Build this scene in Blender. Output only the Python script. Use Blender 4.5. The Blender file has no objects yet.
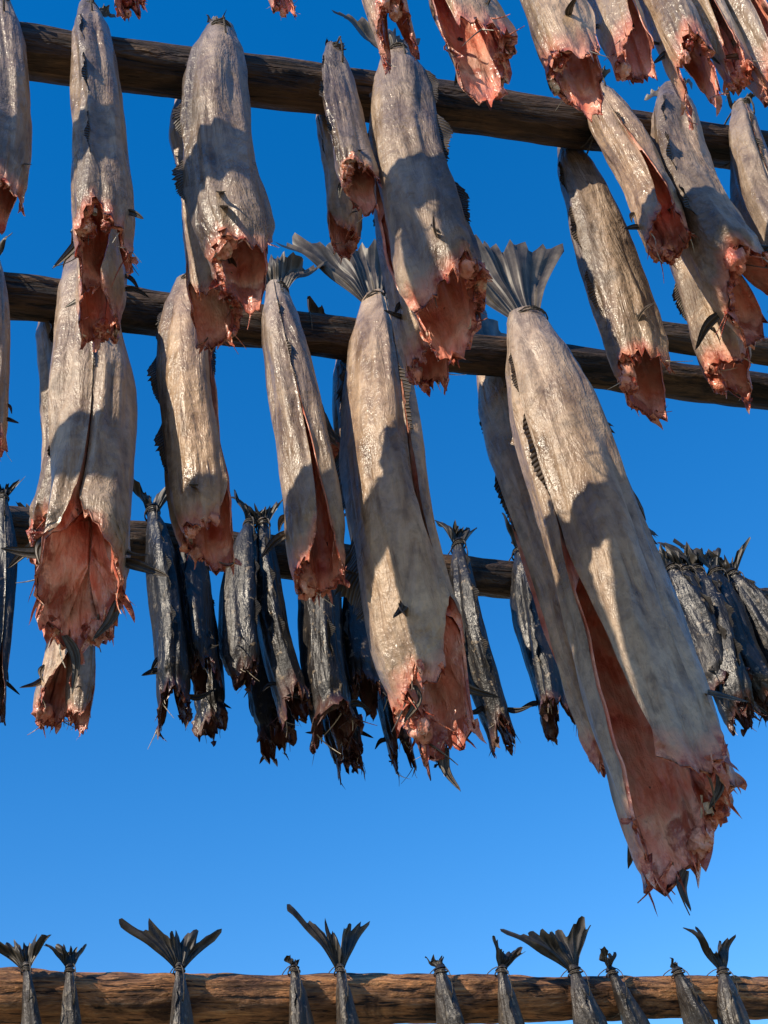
import bpy, math, random
from mathutils import Matrix, Vector, noise
# ---------- rack survey, world metres: pole end points, and for every fish the position along
# its pole, sideways lean, drop and half width (two base-64 digits per value)
AL="ABCDEFGHIJKLMNOPQRSTUVWXYZabcdefghijklmnopqrstuvwxyz0123456789-_"
def dec(s): return [AL.index(s[i])*64+AL.index(s[i+1]) for i in range(0,len(s),2)]
PS=dec("MOVzW7ZELAZLXndlJTd6YnkIG9kcaCtdDJwSaR9PVkhyYejA")
FS=dec("JiIdI9EEOWHeJYE7PpHcKFGIRGHZJ8FNSRHYJPEcTWHLJ5FKUHHTJSEzU5HMJeFRINIiITD5LqIkIhCiH4IRHEEUJsIMIeGqJ8IBH8GPMjHwItHbMCINHjGaPNHyFcE9PRH3EpEyQrHkJmIsQvHuIbG3VsH5GOGeVuHsIgHpXzHNISJdX-HoH1HZZuGfHZGmHoINGlElJzIILtMQJRIXH9KmMqH8JKHvPHH7KIJtQHIfEwHxR6HVODMNRrIGIQIsWpH0QzPaWTI4M5K5HzICHfEfJvH9GUJQKoH2GiEgMmHuHlHeN8H-GPGtP4HnGLGLQbIFG-GfSaH0IHJyUIHlGcHuVCHyI-HoXwHMHeHiaRHSG7HYh8HtHFINg3H9FfGvi8ISGIItjuI6FMIEhgICE8Gz")
TS=dec("AwCdGvLsNzSvVtZyb2fpiU")
H=3.265; H4=2.67
PR={0:.036,1:.036,2:.039,3:.046,4:.064,5:.026}
PZ={0:H,1:H,2:H,3:H,4:H4,5:H+.01}
PW={k:(Vector(((PS[4*k]-1000)/700,(PS[4*k+1]-1000)/700,PZ[k])),Vector(((PS[4*k+2]-1000)/700,(PS[4*k+3]-1000)/700,PZ[k]))) for k in range(6)}
D=dict
info=[(0,20),(0,150),(0,-60),(0,90),(0,0),(0,140),(0,-30),(0,0),(0,0),(0,20),
(1,120),(1,150,0,D(tail=.5)),(1,0,1),(1,75,0,D(vent=.55,opn=.35,tail=.4)),(1,-120,1),(1,120),(1,-60,1),(1,-120,0,D(vent=.5,opn=.3,tail=.9)),(1,40,1),(1,-35,0,D(vent=.45,opn=.35)),(1,110,1),(1,140),(1,60,1),(1,0),
(2,0),(2,8,0,D(vent=.84,opn=.75,tail=.3,fh=1.5)),(2,160,1,D(tail=.3)),(2,75,0,D(vent=.7,opn=.5,tail=.3)),(2,-25,0,D(vent=.45,opn=.36,tail=.9,fk=.2)),(2,180,1,D(tail=.6,fh=1.8)),(2,20,0,D(vent=.80,opn=.8,tail=1.3,fh=1.9,fk=.18)),(2,150,1,D(tail=1.0,fh=2.4)),(2,-78,0,D(vent=.50,opn=.50,tail=1.5,e=1.0,fh=1.8,tws=.2,fk=.14,am=.48)),(2,-120,1,D(tail=1.9,fk=.15)),
(3,0,2),(3,0,5),(3,90,5),(3,180,2),(3,160,2),(3,-160,2),(3,170,2),(3,180,2),(3,150,2),(3,-150,2),(3,180,2),(3,160,2),(3,-160,2),(3,180,2),(3,150,2),(3,180,2),(3,180,2)]
# ---------------- materials
def N(nt,t,**k):
    n=nt.nodes.new(t)
    for a,b in k.items(): setattr(n,a,b)
    return n
def base(name):
    m=bpy.data.materials.new(name); m.use_nodes=True; nt=m.node_tree; nt.nodes.clear()
    o=N(nt,'ShaderNodeOutputMaterial'); b=N(nt,'ShaderNodeBsdfPrincipled'); nt.links.new(b.outputs[0],o.inputs[0]); return m,nt,b
def ramp(nt,src,stops):
    r=N(nt,'ShaderNodeValToRGB'); e=r.color_ramp.elements
    while len(e)<len(stops): e.new(.5)
    for i,(p,c) in enumerate(stops):
        e[i].position=p; e[i].color=(*c,1)
    nt.links.new(src,r.inputs[0]); return r.outputs[0]
def mix(nt,fac,a,b,mode='MIX'):
    m=N(nt,'ShaderNodeMix',data_type='RGBA',blend_type=mode)
    for s,i in ((fac,0),(a,6),(b,7)):
        if hasattr(s,'is_linked'): nt.links.new(s,m.inputs[i])
        elif i==0: m.inputs[0].default_value=s
        else: m.inputs[i].default_value=(*s,1)
    return m.outputs[2]
def math_(nt,op,a,b=0.0,clamp=False):
    m=N(nt,'ShaderNodeMath',operation=op,use_clamp=clamp)
    for i,s in enumerate((a,b)):
        if hasattr(s,'is_linked'): nt.links.new(s,m.inputs[i])
        else: m.inputs[i].default_value=s
    return m.outputs[0]
def coords(nt,scale=(1,1,1)):
    tc=N(nt,'ShaderNodeTexCoord'); oi=N(nt,'ShaderNodeObjectInfo')
    mu=N(nt,'ShaderNodeVectorMath',operation='SCALE'); mu.inputs[0].default_value=(37,51,23); nt.links.new(oi.outputs['Random'],mu.inputs[3])
    ad=N(nt,'ShaderNodeVectorMath',operation='ADD'); nt.links.new(tc.outputs['Object'],ad.inputs[0]); nt.links.new(mu.outputs[0],ad.inputs[1])
    mp=N(nt,'ShaderNodeMapping'); mp.inputs['Scale'].default_value=scale; nt.links.new(ad.outputs[0],mp.inputs[0])
    return mp.outputs[0],oi.outputs['Random']
def noi(nt,vec,scale,detail=5,rough=.55,dist=0):
    n=N(nt,'ShaderNodeTexNoise'); n.inputs['Scale'].default_value=scale; n.inputs['Detail'].default_value=detail; n.inputs['Roughness'].default_value=rough; n.inputs['Distortion'].default_value=dist
    nt.links.new(vec,n.inputs['Vector']); return n.outputs[0]
def attr(nt,name):
    a=N(nt,'ShaderNodeAttribute',attribute_name=name); return a.outputs['Fac']
def bump(nt,b,h,strength,dist,prev=None):
    n=N(nt,'ShaderNodeBump'); n.inputs['Strength'].default_value=strength; n.inputs['Distance'].default_value=dist
    nt.links.new(h,n.inputs['Height'])
    if prev: nt.links.new(prev,n.inputs['Normal'])
    return n.outputs[0]
def skin_mat(name,light,mid,backc,spot,rough,rimamt,spots=.65,streak=.85,bs=.7,spc=(.5,.62),flc=((.36,.07,.04),(.70,.29,.18)),rv=((.66,.66,.68),(.96,.93,.90),(1.10,.98,.84))):
    m,nt,b=base(name); v,rnd=coords(nt); vs,_=coords(nt,(1,1,.22))
    n1=noi(nt,v,11,5,.66); n2=noi(nt,v,60,3,.62); n3=noi(nt,vs,40,5,.60,.5)
    col=ramp(nt,n1,[(.38,mid),(.60,light)])
    bk=attr(nt,'back')
    bsum=math_(nt,'ADD',bk,math_(nt,'MULTIPLY',math_(nt,'SUBTRACT',n1,.5),3.0))
    col=mix(nt,ramp(nt,bsum,[(.20,(0,0,0)),(.80,(.9,)*3)]),col,backc)
    spm=math_(nt,'MULTIPLY',ramp(nt,n2,[(spc[0],(0,0,0)),(spc[1],(1,1,1))]),math_(nt,'ADD',math_(nt,'MULTIPLY',bk,.5),spots*.4))
    col=mix(nt,spm,col,spot)
    col=mix(nt,streak,col,ramp(nt,n3,[(.31,(.33,.26,.21)),(.45,(.82,.76,.71)),(.56,(1,.98,.96)),(.72,(1.25,1.20,1.13))]),'MULTIPLY')
    col=mix(nt,1.0,col,ramp(nt,rnd,[(0,rv[0]),(.4,rv[1]),(1,rv[2])]),'MULTIPLY')
    rs=math_(nt,'ADD',attr(nt,'rim'),math_(nt,'MULTIPLY',math_(nt,'SUBTRACT',n1,.5),1.6))
    col=mix(nt,math_(nt,'MULTIPLY',ramp(nt,rs,[(.45,(0,0,0)),(.95,(1,1,1))]),rimamt),col,ramp(nt,n2,[(.35,flc[0]),(.6,flc[1])]))
    nt.links.new(col,b.inputs['Base Color'])
    nt.links.new(ramp(nt,n1,[(.35,(rough-.10,)*3),(.65,(rough+.18,)*3)]),b.inputs['Roughness'])
    nt.links.new(bump(nt,b,math_(nt,'ADD',n3,math_(nt,'MULTIPLY',n2,.35)),bs,.013),b.inputs['Normal'])
    return m
skin=skin_mat('dried_skin',(.61,.47,.345),(.375,.285,.215),(.185,.148,.122),(.13,.095,.07),.34,1)
darkskin=skin_mat('dark_skin',(.040,.037,.038),(.014,.014,.016),(.008,.008,.010),(.36,.30,.22),.38,.15,.7,.5,.55,(.60,.66))
greyskin=skin_mat('grey_skin',(.10,.085,.073),(.038,.033,.030),(.020,.018,.018),(.28,.25,.20),.44,.3,.6,.7,.7,(.57,.65))
def flesh_mat(name,k,dark):
    m,nt,b=base(name); v,rnd=coords(nt); vs,_=coords(nt,(1,1,.3))
    n1=noi(nt,v,18,5,.60); n2=noi(nt,vs,65,3,.6,.4); n4=noi(nt,v,9,2)
    K=lambda c:tuple(x*k for x in c)
    col=ramp(nt,n1,[(.30,K((.62,.13,.08))),(.42,K((.90,.34,.23))),(.56,K((.92,.50,.37))),(.70,K((.90,.70,.56)))])
    col=mix(nt,.65,col,ramp(nt,n2,[(.3,(.55,.32,.27)),(.6,(1,1,1))]),'MULTIPLY')
    col=mix(nt,ramp(nt,n4,[(.56,(0,0,0)),(.68,(.6,)*3)]),col,K((.28,.055,.03)))
    ks=math_(nt,'ADD',attr(nt,'back'),math_(nt,'MULTIPLY',math_(nt,'SUBTRACT',n1,.5),.6))
    col=mix(nt,ramp(nt,ks,[(.86,(0,0,0)),(1,(1,1,1))]),col,K((.16,.025,.012)))
    rs=math_(nt,'ADD',attr(nt,'rim'),math_(nt,'MULTIPLY',math_(nt,'SUBTRACT',n1,.5),2.8))
    col=mix(nt,ramp(nt,rs,[(.80,(0,0,0)),(1.0,(.8,)*3)]),col,K((.30,.045,.022)))
    nt.links.new(col,b.inputs['Base Color']); b.inputs['Roughness'].default_value=.30
    nt.links.new(bump(nt,b,math_(nt,'ADD',n1,math_(nt,'MULTIPLY',n2,.6)),.8,.012),b.inputs['Normal']); return m
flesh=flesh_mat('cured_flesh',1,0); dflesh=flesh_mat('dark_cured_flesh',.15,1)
def cut_mat(name,k):
    m,nt,b=base(name); v,rnd=coords(nt); n1=noi(nt,v,42,4,.65); K=lambda c:tuple(x*k for x in c)
    nt.links.new(ramp(nt,n1,[(.32,K((.045,.011,.008))),(.45,K((.34,.05,.025))),(.56,K((.76,.26,.15))),(.69,K((.86,.66,.50)))]),b.inputs['Base Color'])
    b.inputs['Roughness'].default_value=.3
    nt.links.new(bump(nt,b,n1,1,.014),b.inputs['Normal']); return m
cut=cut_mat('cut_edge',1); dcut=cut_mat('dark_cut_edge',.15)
def fin_mat(name,c1,c2):
    m,nt,b=base(name); v,rnd=coords(nt); n1=noi(nt,v,40,4)
    w=math_(nt,'SINE',math_(nt,'MULTIPLY',attr(nt,'ray'),6.2832))
    col=ramp(nt,n1,[(.3,c1),(.7,c2)])
    col=mix(nt,math_(nt,'MULTIPLY',math_(nt,'ADD',w,1),.35),col,(.45*c1[0],.45*c1[1],.45*c1[2]))
    nt.links.new(col,b.inputs['Base Color']); b.inputs['Roughness'].default_value=.5
    nt.links.new(bump(nt,b,w,.8,.003),b.inputs['Normal']); return m
fin=fin_mat('dry_fin',(.055,.043,.033),(.19,.145,.105)); dfin=fin_mat('dark_fin',(.018,.016,.013),(.10,.08,.058))
def simple(name,c1,c2,sc,rough,bs=.5):
    m,nt,b=base(name); v,_=coords(nt); n=noi(nt,v,sc,3); nt.links.new(ramp(nt,n,[(.3,c1),(.7,c2)]),b.inputs['Base Color']); b.inputs['Roughness'].default_value=rough
    nt.links.new(bump(nt,b,n,bs,.01),b.inputs['Normal']); return m
twine=simple('twine',(.05,.04,.03),(.16,.13,.10),300,.8)
bonem=simple('bone',(.45,.36,.26),(.72,.64,.50),120,.5)
def wood_mat(name,a,b_,c):
    m,nt,b=base(name); v,rnd=coords(nt,(.07,1,1)); v2,_=coords(nt,(.4,1,1))
    n1=noi(nt,v,75,4,.7,.6); n2=noi(nt,v2,13,4,.72,.6)
    col=ramp(nt,n1,[(.3,a),(.52,b_),(.72,c)])
    col=mix(nt,.95,col,ramp(nt,n2,[(.39,(.16,.13,.11)),(.5,(.8,.77,.75)),(.62,(1.3,1.18,1.0))]),'MULTIPLY')
    col=mix(nt,.95,col,ramp(nt,n1,[(.39,(.05,.04,.03)),(.44,(1,1,1))]),'MULTIPLY')
    nt.links.new(col,b.inputs['Base Color']); b.inputs['Roughness'].default_value=.75
    nt.links.new(bump(nt,b,math_(nt,'ADD',n1,n2),1,.025),b.inputs['Normal']); return m
wood=wood_mat('weathered_wood',(.032,.019,.012),(.095,.054,.029),(.18,.112,.062))
wood4=wood_mat('barked_pine',(.13,.055,.022),(.48,.23,.10),(.64,.37,.18))

def newobj(name,verts,faces,mats,midx=None,attrs=None,mw=None,smooth=True):
    me=bpy.data.meshes.new(name); me.from_pydata(verts,[],faces)
    for m in mats: me.materials.append(m)
    if midx: me.polygons.foreach_set('material_index',midx)
    me.polygons.foreach_set('use_smooth',[smooth]*len(faces))
    for k,vals in (attrs or {}).items():
        a=me.attributes.new(k,'FLOAT','POINT'); a.data.foreach_set('value',vals)
    me.update()
    o=bpy.data.objects.new(name,me); bpy.context.collection.objects.link(o)
    if mw: o.matrix_world=mw
    return o
class MB:
    def __init__(s): s.v=[];s.f=[];s.m=[];s.back=[];s.rim=[];s.ray=[]
    def add(s,p,back=0,rim=0,ray=0):
        s.v.append(tuple(p)); s.back.append(back); s.rim.append(rim); s.ray.append(ray); return len(s.v)-1
    def quad(s,a,b,c,d,m): s.f.append((a,b,c,d)); s.m.append(m)
    def grid(s,g,m,flip=False):
        for i in range(len(g)-1):
            for j in range(len(g[0])-1):
                q=(g[i][j],g[i][j+1],g[i+1][j+1],g[i+1][j])
                s.f.append(q[::-1] if flip else q); s.m.append(m)
def lerp(a,b,t): return a+(b-a)*t
def prof(u,pts):
    for (a,b),(c,d) in zip(pts,pts[1:]):
        if u<=c:
            t=(u-a)/(c-a); t=t*t*(3-2*t)*.5+t*.5; return lerp(b,d,t)
    return pts[-1][1]
def offset(kind,rp,W): return (rp+.010+.20*W)*(-1 if kind in(1,5) else 1)
def make_fish(A,axis_u,a,b,W,phi,kind,off,rp,seed,tail=1.0,opn=None,vent=None,e=1.8,fh=1.0,tws=None,fk=None,am=None):
    rnd=random.Random(seed); so=Vector((seed*7.13,seed*3.7,seed*1.9))
    back=kind in (1,5); dk=kind in (2,4)
    n_out=Vector((axis_u.y,-axis_u.x,0))
    L=math.hypot(a,b)/1.03; top=rp*.9
    zl=-(axis_u*a-Vector((0,0,b))).normalized()
    xl=(axis_u-zl*axis_u.dot(zl)).normalized(); yl=zl.cross(xl)
    O=A+n_out*off
    mw=Matrix((xl,yl,zl)).transposed().to_4x4(); mw.translation=O
    mb=MB()
    vent=vent if vent is not None else rnd.uniform(.55,.8)
    opn=opn if opn is not None else rnd.uniform(.3,.6)
    bx=rnd.uniform(-.45,.45)*W; by=rnd.uniform(-.1,.25)*W
    NU,NT=90,48
    if dk: wp=[(0,.30),(.05,.38),(.14,.66),(.30,.95),(.45,1.0),(.65,.95),(.86,rnd.uniform(.75,.95)),(.93,rnd.uniform(.7,.85)),(1,rnd.uniform(.55,1.05))]
    else: wp=[(0,.42),(.05,.54),(.12,.74),(.24,rnd.uniform(.84,.92)),(.42,rnd.uniform(.92,1.0)),(.65,rnd.uniform(.93,1.0)),(.86,.95),(1,rnd.uniform(.68,.90))]
    flat=rnd.uniform(.60,.85)
    ph0=math.radians(phi); twist=rnd.uniform(-.6,.6) if tws is None else tws; ph=ph0+twist
    PH=lambda u: ph0+twist*u
    def centre(u): return Vector((bx*math.sin(u*3.1),by*math.sin(u*3)-.35*W*u*(-1 if back else 1),0))
    l0,l1=rnd.uniform(-.5,.5),rnd.uniform(-1,1)
    obl=rnd.uniform(.35,.9)*W/L if not dk else rnd.uniform(-.2,.3)*W/L
    sunk=rnd.uniform(.12,.30); st0=rnd.uniform(-.5,.5)
    outer=[];inner=[]
    zk=2.2 if dk else 1.0
    def zend(t):
        at=abs(t)
        return 1-obl+obl*math.cos(t-ph)+.045*math.exp(-((at-1.9+.4*l0)/.55)**2)*(1+.4*math.copysign(l1,t))-.05*max(0,(at-2.5))/.6 -.03*math.exp(-(t/.6)**2)+.03*zk*noise.noise(Vector((t*1.7,seed,0)))+.03*zk*noise.noise(Vector((t*5,seed,3)))+.015*noise.noise(Vector((t*14,seed,7)))
    amp=.9 if dk else 1.0
    for i in range(NU+1):
        u0=i/NU; ro=[];ri=[]
        w=W*prof(u0,wp); pu=PH(u0); cp,sp=math.cos(pu),math.sin(pu); c=centre(u0)
        op=max(0,(u0-vent)/(1-vent))
        s=.012+opn*op**e
        for j in range(NT+1):
            t=lerp(-math.pi+s,math.pi-s,j/NT)
            z=top-(L*(1+(zend(t)-1)*u0**3)+top)*u0
            cx=w*math.sin(t)*flat; cy=w*math.cos(t)
            fl=max(0,(abs(t)-1.7)/1.4)
            cx*=1+.30*fl*op*opn
            lip=max(0,(abs(t)-2.6)/.54)
            d=.20*noise.noise(Vector((t*1.2,u0*2.0,0))+so)+.14*noise.noise(Vector((t*3.2,u0*3,5))+so)+.09*noise.noise(Vector((t*6,u0*2.2,19))+so)+.04*noise.noise(Vector((t*8,u0*9,9))+so)+.035*noise.noise(Vector((t*11,u0*4,29))+so)+.010*noise.noise(Vector((t*20,u0*34,2))+so)
            d-=.13*lip*(1-op)+.06*math.exp(-((abs(t)-1.45)/.12)**2)*min(1,u0*4)
            d-=sunk*math.exp(-((abs(t)-.75-st0*u0)/.38)**2)*math.sin(min(1,u0*1.15)*math.pi)
            d+=.14*op**4*noise.noise(Vector((t*6,u0*14,1))+so)
            k=1+amp*d*min(1,.35+u0*3)
            cx*=k;cy*=k
            th=(.38*math.exp(-(t/.95)**2)*(1+.6*noise.noise(Vector((t*4,u0*12,31))+so))+.07)*w
            if u0<vent: th=w*.92
            else: th=min(w*.92,th+w*.7*max(0,1-(u0-vent)/.12))
            if u0>.96: th*=1-.3*(u0-.96)/.04
            bk=max(0,1-abs(t)/1.5)
            rim=max(0,(u0-.82)/.18)**1.4
            P=Vector((cx*cp-cy*sp+c.x,cx*sp+cy*cp+c.y,z))
            r=math.hypot(cx,cy) or 1e-6; kk=max(.05,(r-th)/r)
            Q=Vector(((cx*cp-cy*sp)*kk+c.x,(cx*sp+cy*cp)*kk+c.y,z))
            if u0>.93:
                ee=(u0-.93)/.07; jj=.17*w*ee; q=Vector((noise.noise(Vector((t*5,u0*20,1))+so),noise.noise(Vector((t*5,u0*20,4))+so),noise.noise(Vector((t*9,u0*20,8))+so)*1.3))*jj; P+=q; Q+=q*.6
                Q+=Vector((0,0,.16*w*ee*noise.noise(Vector((t*9,3,8))+so)))
            ro.append(mb.add(P,bk,rim)); ri.append(mb.add(Q,max(0,1-abs(t)/1.2),rim))
        outer.append(ro);inner.append(ri)
    mb.grid(outer,0,True); mb.grid(inner,1,False)
    mid=[]
    for j in range(NT+1):
        p=Vector(mb.v[outer[-1][j]]); q=Vector(mb.v[inner[-1][j]]); mm=(p+q)/2+Vector((0,0,-(p-q).length*(.35+.6*noise.noise(Vector((j*.7,seed,0))))))
        mid.append(mb.add(mm,0,1))
    for j in range(NT):
        mb.quad(outer[-1][j],outer[-1][j+1],mid[j+1],mid[j],2); mb.quad(mid[j],mid[j+1],inner[-1][j+1],inner[-1][j],2)
    for i in range(NU):
        mb.quad(outer[i][0],outer[i+1][0],inner[i+1][0],inner[i][0],1); mb.quad(outer[i][-1],inner[i][-1],inner[i+1][-1],outer[i+1][-1],1)
    dird=lambda t,u=1.0:Vector((-math.sin(PH(u)-t),math.cos(PH(u)-t),0))
    for k in range(rnd.randint(14,22)):
        j=rnd.randrange(NT); base_=Vector(mb.v[inner[-2][j]]).lerp(Vector(mb.v[outer[-1][j]]),.4); ln=rnd.uniform(.12,.6)*W
        dr=Vector((rnd.uniform(-.6,.6),rnd.uniform(-.6,.6),-1)).normalized(); sd=Vector((rnd.uniform(-1,1),rnd.uniform(-1,1),0)).normalized()*W*rnd.choice((.025,.04,.10,.16))
        g=[]
        for q in range(6):
            tt=q/5; c=base_+dr*ln*tt+sd*.8*math.sin(tt*2)*rnd.uniform(.5,1)+Vector((0,0,.05*W)); wd=sd*(1-tt)**.7
            g.append([mb.add(c-wd,0,1),mb.add(c+Vector((sd.y,-sd.x,0))*.6*(1-tt),0,1),mb.add(c+wd,0,1)])
        mb.grid(g,rnd.choice((2,2,1,0)))
    def tube(pts,r,m=4,closed=True,taper=False):
        g=[]; n=len(pts)
        for i in range(n+(1 if closed else 0)):
            p=pts[i%n]; q=pts[(i+1)%n] if closed or i<n-1 else p+(p-pts[i-1]); d=(q-p).normalized(); s1=d.cross(Vector((.13,.31,.94))).normalized(); s2=d.cross(s1)
            rr=r*(1-.8*i/n) if taper else r
            g.append([mb.add(p+s1*rr*math.cos(a_)+s2*rr*math.sin(a_)) for a_ in [k*math.pi/3 for k in range(7)]])
        mb.grid(g,m)
    for k in range(4 if not dk else 0):
        t=rnd.uniform(-1.1,1.1); cc=Vector(mb.v[outer[-1][max(0,min(NT,int((t+math.pi)/(2*math.pi)*NT)))]])-dird(t)*W*rnd.uniform(.14,.3)+Vector((0,0,W*rnd.uniform(.0,.3))); r=W*rnd.uniform(.12,.24); g=[]
        for q in range(11):
            th=q/10*math.pi; row=[]
            for p in range(15):
                pp=p/14*2*math.pi; dd=Vector((math.sin(th)*math.cos(pp),math.sin(th)*math.sin(pp),math.cos(th)*1.4)); row.append(mb.add(cc+dd*r*(1+.7*noise.noise(dd*2+so+Vector((k,0,0)))+.3*noise.noise(dd*5+so)),0,.6))
            g.append(row)
        mb.grid(g,rnd.choice((1,2)))
    cb=Vector(mb.v[outer[-1][NT//2]])-dird(0)*W*.26; tube([cb+Vector((0,0,.12*W)),cb+Vector((0,0,.02*W)),cb+Vector((0,0,-.05*W)),cb+Vector((0,0,-.055*W))],W*.07,5 if not dk else 2,False)
    for k in range(rnd.randint(3,7)):
        j=rnd.randrange(4,NT-4); p=Vector(mb.v[inner[-3][j]]); d1=Vector((rnd.uniform(-.9,.9),rnd.uniform(-.9,.9),-1)).normalized(); cv=Vector((rnd.uniform(-1,1),rnd.uniform(-1,1),0))*.3*W
        ln=rnd.uniform(.35,.9)*W; tube([p+d1*ln*q/6+cv*(q/6)**2 for q in range(7)],W*.024,rnd.choice((5,3,2)),False,True)
    def spike(P0,dr,ln,wd,m,curl):
        dr=dr.normalized(); sd=dr.cross(Vector((rnd.uniform(-.3,.3),1,.2))).normalized(); g=[]
        up=sd.cross(dr)
        for q in range(11):
            tt=q/10; c=P0+dr*ln*tt+up*curl*tt*tt+sd*curl*.6*math.sin(tt*4)
            ww=wd*(1-tt)**.6*(.6+.8*math.sin(min(1,tt*3)*1.57))*.6
            g.append([mb.add(c-sd*ww,0,0,0),mb.add(c+up*ww*.4,0,0,1.0),mb.add(c+sd*ww,0,0,2.0)])
        mb.grid(g,m)
    for sg in (-1,1):
        t=sg*rnd.uniform(1.2,1.9); i=int(NU*rnd.uniform(.84,.92)); j=int(NT*(t+math.pi)/(2*math.pi)); P0=Vector(mb.v[outer[i][j]])
        d=dird(t)
        spike(P0-d*.1*W,d*rnd.uniform(.6,1.2)+Vector((0,0,rnd.uniform(-1.1,.1))),W*rnd.uniform(.7,1.25),W*.18,3,W*rnd.uniform(-.2,.2))
        if rnd.random()<.8: spike(P0-d*.1*W+Vector((0,0,.03)),d*rnd.uniform(.2,.9)+Vector((0,0,-1.1)),W*rnd.uniform(.5,1.0),W*.14,3,W*rnd.uniform(-.2,.2))
        if fh>1.4 and not back: spike(Vector(mb.v[outer[-1][j]])-d*.1*W,Vector((rnd.uniform(-.5,.3),0,-1)),W*rnd.uniform(.6,1.1),W*.14,3,W*rnd.uniform(-.2,.2))
    def rib(u1,u2,t,hh):
        n=40; g=[]
        for k in range(n+1):
            u=lerp(u1,u2,k/n); i=min(NU,int(u*NU)); fr=u*NU-i; i2=min(NU,i+1)
            j=int(round((t+math.pi)/(2*math.pi)*NT)); j=max(0,min(NT,j))
            P0=Vector(mb.v[outer[i][j]]).lerp(Vector(mb.v[outer[i2][j]]),fr)
            tt=k/n; h=hh*(min(1,tt*5)*(1-tt)**.7+.08)*(1+.45*noise.noise(Vector((k*.9,seed,t))))
            d=dird(t,u); sw=dird(t+1.57,u); row=[]
            for q in range(5):
                e_=q/4; row.append(mb.add(P0-d*.003+d*h*e_*.85+Vector((0,0,-h*e_*.8))+sw*h*.25*math.sin(e_*2+k*.25)*e_,0,0,k*.5))
            g.append(row)
        mb.grid(g,3)
    for (u1,u2,h) in ((.10,.26,.36),(.30,.50,.46),(.56,.76,.44)): rib(u1,u2,0.0,h*W*fh)
    for (u1,u2,h) in ((.10,.22,.24),(.25,min(.45,vent),.30)):
        if u2>u1+.04: rib(u1,u2,3.1,h*W*min(fh,1.0))
    tl=W*1.75*tail*rnd.uniform(.9,1.1)
    if am is None: am=rnd.uniform(.42,.62) if kind!=4 else rnd.uniform(.42,.8)
    NR,NV=44,14; g=[]; tw=rnd.uniform(-.5,.5) if kind!=4 else rnd.uniform(-.6,.6); lean=rnd.uniform(-.25,.25) if kind!=4 else rnd.uniform(-.35,.35); cu=rnd.uniform(-.5,.5)
    if fk is None: fk=.36 if not dk else rnd.uniform(.35,.75)
    nz=.22 if fk>.16 or dk else .08
    if kind==0 and tail<.5: am*=.5
    for q in range(NV+1):
        e_=q/NV; row=[]
        for r_ in range(NR+1):
            s_=r_/NR*2-1; al=s_*am
            ll=tl*(1.08-fk+fk*abs(s_)**1.4+nz*noise.noise(Vector((s_*5,seed,2)))*(1.8 if dk else 1)+(.10*((r_%4)/4.0)))
            x=W*.22*s_*(1-e_)+math.sin(al*(1+.55*e_*abs(s_)))*ll*e_
            z=top-.012+math.cos(al)*ll*e_
            y=.05*W*math.sin(r_*1.57)*e_+cu*W*s_*s_*e_*e_*1.2+.7*W*noise.noise(Vector((s_*2,e_*2,seed)))*e_
            x+=lean*ll*e_
            row.append(mb.add((x*math.cos(tw)-y*math.sin(tw),x*math.sin(tw)+y*math.cos(tw),z),0,0,r_/4.0))
        g.append(row)
    mb.grid(g,3)
    g=[]
    for q in range(6):
        e_=q/5; row=[]
        for k in range(13):
            an=k/12*2*math.pi; rr=W*.42*(1-e_*.75)*(1 if q<5 else .1); row.append(mb.add((math.cos(an)*(rr*flat+W*.05*e_)+lean*min(tl,W)*.3*e_,math.sin(an)*rr,top-.004+min(tl,W)*.30*e_),0.8,0))
        g.append(row)
    mb.grid(g,0)
    for k in range(2):
        zz=top-.012-.004*k; tube([Vector((math.cos(a_)*W*.45*flat,math.sin(a_)*W*.45,zz+.002*math.sin(a_*2+k))) for a_ in [q*math.pi/10 for q in range(20)]],.0015)
    Ml=mw.inverted(); cen=Ml@A; I3=mw.to_3x3().inverted(); nl=I3@n_out; zu=I3@Vector((0,0,1)); ul=I3@axis_u
    tube([cen+nl*(off*.45+math.cos(a_)*(abs(off)*.5+rp*.62+.012))+zu*(.002+math.sin(a_)*(rp+.005))+ul*(.004*math.sin(a_*1.5)) for a_ in [q*math.pi/12 for q in range(24)]],.0015)
    mats=[darkskin,dflesh,dcut,dfin,twine,bonem] if kind==2 else [greyskin,dflesh,dcut,dfin,twine,bonem] if kind==4 else [skin,flesh,cut,fin,twine,bonem]
    return newobj('dried_cod',mb.v,mb.f,mats,mb.m,{'back':mb.back,'rim':mb.rim,'ray':mb.ray},mw)
PU={k:(B-A).normalized() for k,(A,B) in PW.items()}
seed=1
r3=random.Random(11)
for i,I in enumerate(info):
    k,phi=I[:2]; kind=I[2] if len(I)>2 else 0; kw=dict(I[3]) if len(I)>3 else {}
    s,a,b,W=FS[4*i:4*i+4]; s=(s-500)/1000; a=(a-500)/1000; b/=1000; W/=10000
    kw.setdefault('tail',{0:1,1:.5,2:.8,3:.9}[k])
    if kind==2: W*=1.14; a+=r3.uniform(-.04,.04); b*=r3.uniform(.94,1.05)
    make_fish(PW[k][0]+PU[k]*s,PU[k],a,b,W,phi,kind,offset(kind,PR[k],W),PR[k],seed,**kw); seed+=1
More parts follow.
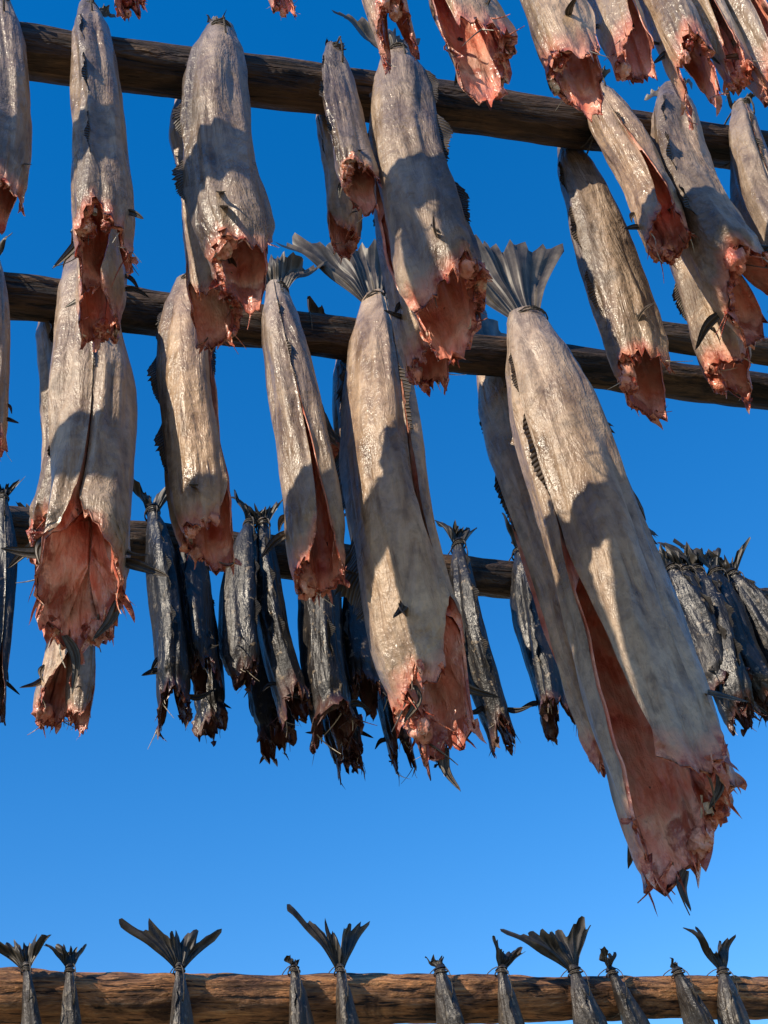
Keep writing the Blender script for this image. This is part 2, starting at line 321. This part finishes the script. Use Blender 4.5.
# second halves of the dark pairs, tied behind the third pole
for s,a,b,W in ((.42,.02,.42,.040),(.56,.015,.46,.046),(.70,.03,.50,.048),(.735,-.01,.48,.044),(.83,.02,.48,.046),(1.47,.02,.44,.044),(1.62,.0,.42,.042)):
    make_fish(PW[3][0]+PU[3]*s,PU[3],a,b,W,r3.uniform(0,360),2,-offset(2,PR[3],W),PR[3],seed,tail=.6); seed+=1
rr_=random.Random(5)
for s,W,tl in zip(TS,(.044,.034,.046,.048,.050,.054,.053,.060,.048,.060,.058),(1.1,1.25,1.7,.45,1.9,.6,.9,1.6,1.0,.45,1.5)):
    make_fish(PW[4][0]+PU[4]*(s/1000),PU[4],rr_.uniform(-.05,.07),rr_.uniform(.45,.58),W*1.0,rr_.choice((180,150,-150,165)),4,offset(4,PR[4],W),PR[4],seed,tail=tl*rr_.uniform(.9,1.1)); seed+=1
# ---------------- poles
def make_pole(name,P0,P1,r0,r1,mat,seed,knots=16):
    ax=(P1-P0); Ln=ax.length; ux=ax.normalized(); uy=Vector((0,.001,1)).cross(ux).normalized(); uz=ux.cross(uy)
    mw=Matrix((ux,uy,uz)).transposed().to_4x4(); mw.translation=P0
    rnd=random.Random(seed); ks=[(rnd.uniform(0,Ln),rnd.uniform(0,6.28),rnd.uniform(.010,.02)) for _ in range(knots)]
    n=int(Ln/.012); m=30; v=[];fc=[]
    for i in range(n+1):
        x=i/n*Ln; r=lerp(r0,r1,i/n); cy=.012*noise.noise(Vector((x*1.3,seed,0))); cz=.012*noise.noise(Vector((x*1.3,seed,9)))
        for j in range(m):
            a=j/m*2*math.pi; rr=r*(1+.12*noise.noise(Vector((x*3,math.cos(a)+seed,math.sin(a))))+.11*noise.noise(Vector((x*9,math.cos(a)*3+seed,math.sin(a)*3)))+.06*noise.noise(Vector((x*18,math.cos(a)*9+seed,math.sin(a)*9))))
            for kx,ka,kr in ks:
                da=(a-ka+math.pi)%(2*math.pi)-math.pi; dd=((x-kx)**2+(da*r)**2)/(kr*kr)
                if dd<6: rr+=kr*.45*math.exp(-dd)
            v.append((x,math.cos(a)*rr+cy,math.sin(a)*rr+cz))
    for i in range(n):
        for j in range(m): fc.append((i*m+j,i*m+(j+1)%m,(i+1)*m+(j+1)%m,(i+1)*m+j))
    fc.append(tuple(range(m))[::-1]); fc.append(tuple(n*m+j for j in range(m)))
    return newobj(name,v,fc,[mat],None,None,mw)
for k in (0,1,2,3,4):
    A,B=PW[k]; u=PU[k]; r=PR[k]
    make_pole('wooden_drying_pole',A-u*1.9,B+u*2.2,r*1.08,r*.9,wood4 if k==4 else wood,k+3)
A,B=PW[5]; make_pole('wooden_drying_pole',A-PU[5]*.01,B+PU[5]*2.2,.028,.024,wood,44)
for e in (-1,1):
    if e<0: p0=PW[0][0]-PU[0]*1.7; p1=PW[3][0]-PU[3]*1.7
    else: p0=PW[0][1]+PU[0]*2.0; p1=PW[3][1]+PU[3]*2.0
    d=(p1-p0).normalized(); dz=Vector((0,0,-.10))
    make_pole('rack_cross_beam',p0-d*.5+dz,p1+d*.5+dz,.06,.055,wood,60+e)
    for q in (p0-d*.3,p1+d*.3):
        make_pole('rack_support_post',Vector((q.x,q.y,-.1)),Vector((q.x+.001,q.y,H-.15)),.075,.06,wood,70+e)
    q=(PW[4][0]-PU[4]*1.7) if e<0 else (PW[4][1]+PU[4]*2.0)
    make_pole('rack_support_post',Vector((q.x,q.y,-.1)),Vector((q.x+.001,q.y,H4-.05)),.08,.07,wood,80+e)
# ---------------- ground
def ground():
    n=90; v=[];fc=[]
    for i in range(n+1):
        for j in range(n+1):
            a=(i/n*2-1); b_=(j/n*2-1); x=math.copysign(abs(a)**3,a)*3000; y=math.copysign(abs(b_)**3,b_)*3000
            v.append((x,y,.05*noise.noise(Vector((x*.4,y*.4,0)))+ (noise.noise(Vector((x*.004,y*.004,3)))*6*min(1,math.hypot(x,y)/300))))
    for i in range(n):
        for j in range(n): fc.append((i*(n+1)+j,(i+1)*(n+1)+j,(i+1)*(n+1)+j+1,i*(n+1)+j+1))
    m,nt,b=base('dry_grass_gravel'); tc=N(nt,'ShaderNodeTexCoord'); n1=noi(nt,tc.outputs['Object'],1.2,6,.65); n2=noi(nt,tc.outputs['Object'],30,5,.7)
    c=ramp(nt,n1,[(.38,(.32,.26,.18)),(.5,(.26,.21,.12)),(.62,(.12,.12,.05))]); c=mix(nt,.6,c,ramp(nt,n2,[(.3,(.5,.5,.5)),(.7,(1.2,1.2,1.2))]),'MULTIPLY')
    nt.links.new(c,b.inputs['Base Color']); b.inputs['Roughness'].default_value=.95
    newobj('ground',v,fc,[m])
ground()
# ---------------- light
az=math.radians(-40); el=math.radians(36)
sd=Vector((math.sin(az)*math.cos(el),-math.cos(az)*math.cos(el),math.sin(el)))
sun=bpy.data.lights.new('sun','SUN'); sun.energy=5; sun.angle=math.radians(.53); sun.color=(1,.87,.68)
so_=bpy.data.objects.new('sun',sun); bpy.context.collection.objects.link(so_); so_.rotation_euler=sd.to_track_quat('Z','Y').to_euler()
w=bpy.data.worlds.new('World'); bpy.context.scene.world=w; w.use_nodes=True; nt=w.node_tree; nt.nodes.clear()
out=N(nt,'ShaderNodeOutputWorld'); bg=N(nt,'ShaderNodeBackground'); sky=N(nt,'ShaderNodeTexSky',sky_type='NISHITA'); sky.sun_disc=False; sky.sun_elevation=el
sky.sun_rotation=math.atan2(sd.x,sd.y); sky.ozone_density=3.0; sky.air_density=1.0; sky.dust_density=.05; sky.altitude=0
hs=N(nt,'ShaderNodeHueSaturation'); hs.inputs['Hue'].default_value=.508; hs.inputs['Saturation'].default_value=1.56; hs.inputs['Value'].default_value=1.85; gm=N(nt,'ShaderNodeGamma'); gm.inputs[1].default_value=.80
nt.links.new(sky.outputs[0],gm.inputs[0]); nt.links.new(gm.outputs[0],hs.inputs['Color']); nt.links.new(hs.outputs[0],bg.inputs[0]); bg.inputs[1].default_value=.15; nt.links.new(bg.outputs[0],out.inputs[0])
# ---------------- camera
cam=bpy.data.cameras.new('camera'); cam.sensor_fit='VERTICAL'; cam.sensor_height=36; cam.lens=42.19; cam.clip_start=.02; cam.clip_end=10000
co=bpy.data.objects.new('camera',cam); bpy.context.collection.objects.link(co)
z_=Vector((-254,1512,-1200)).normalized(); y_=(Vector((0,0,-1))-z_*(-z_.z)).normalized(); x_=y_.cross(z_)
m4=Matrix((x_,y_,z_)).to_4x4(); m4.translation=Vector((0,0,1.65)); co.matrix_world=m4
sc=bpy.context.scene; sc.camera=co; sc.view_settings.view_transform='Standard'; sc.view_settings.look='None'; sc.view_settings.exposure=0
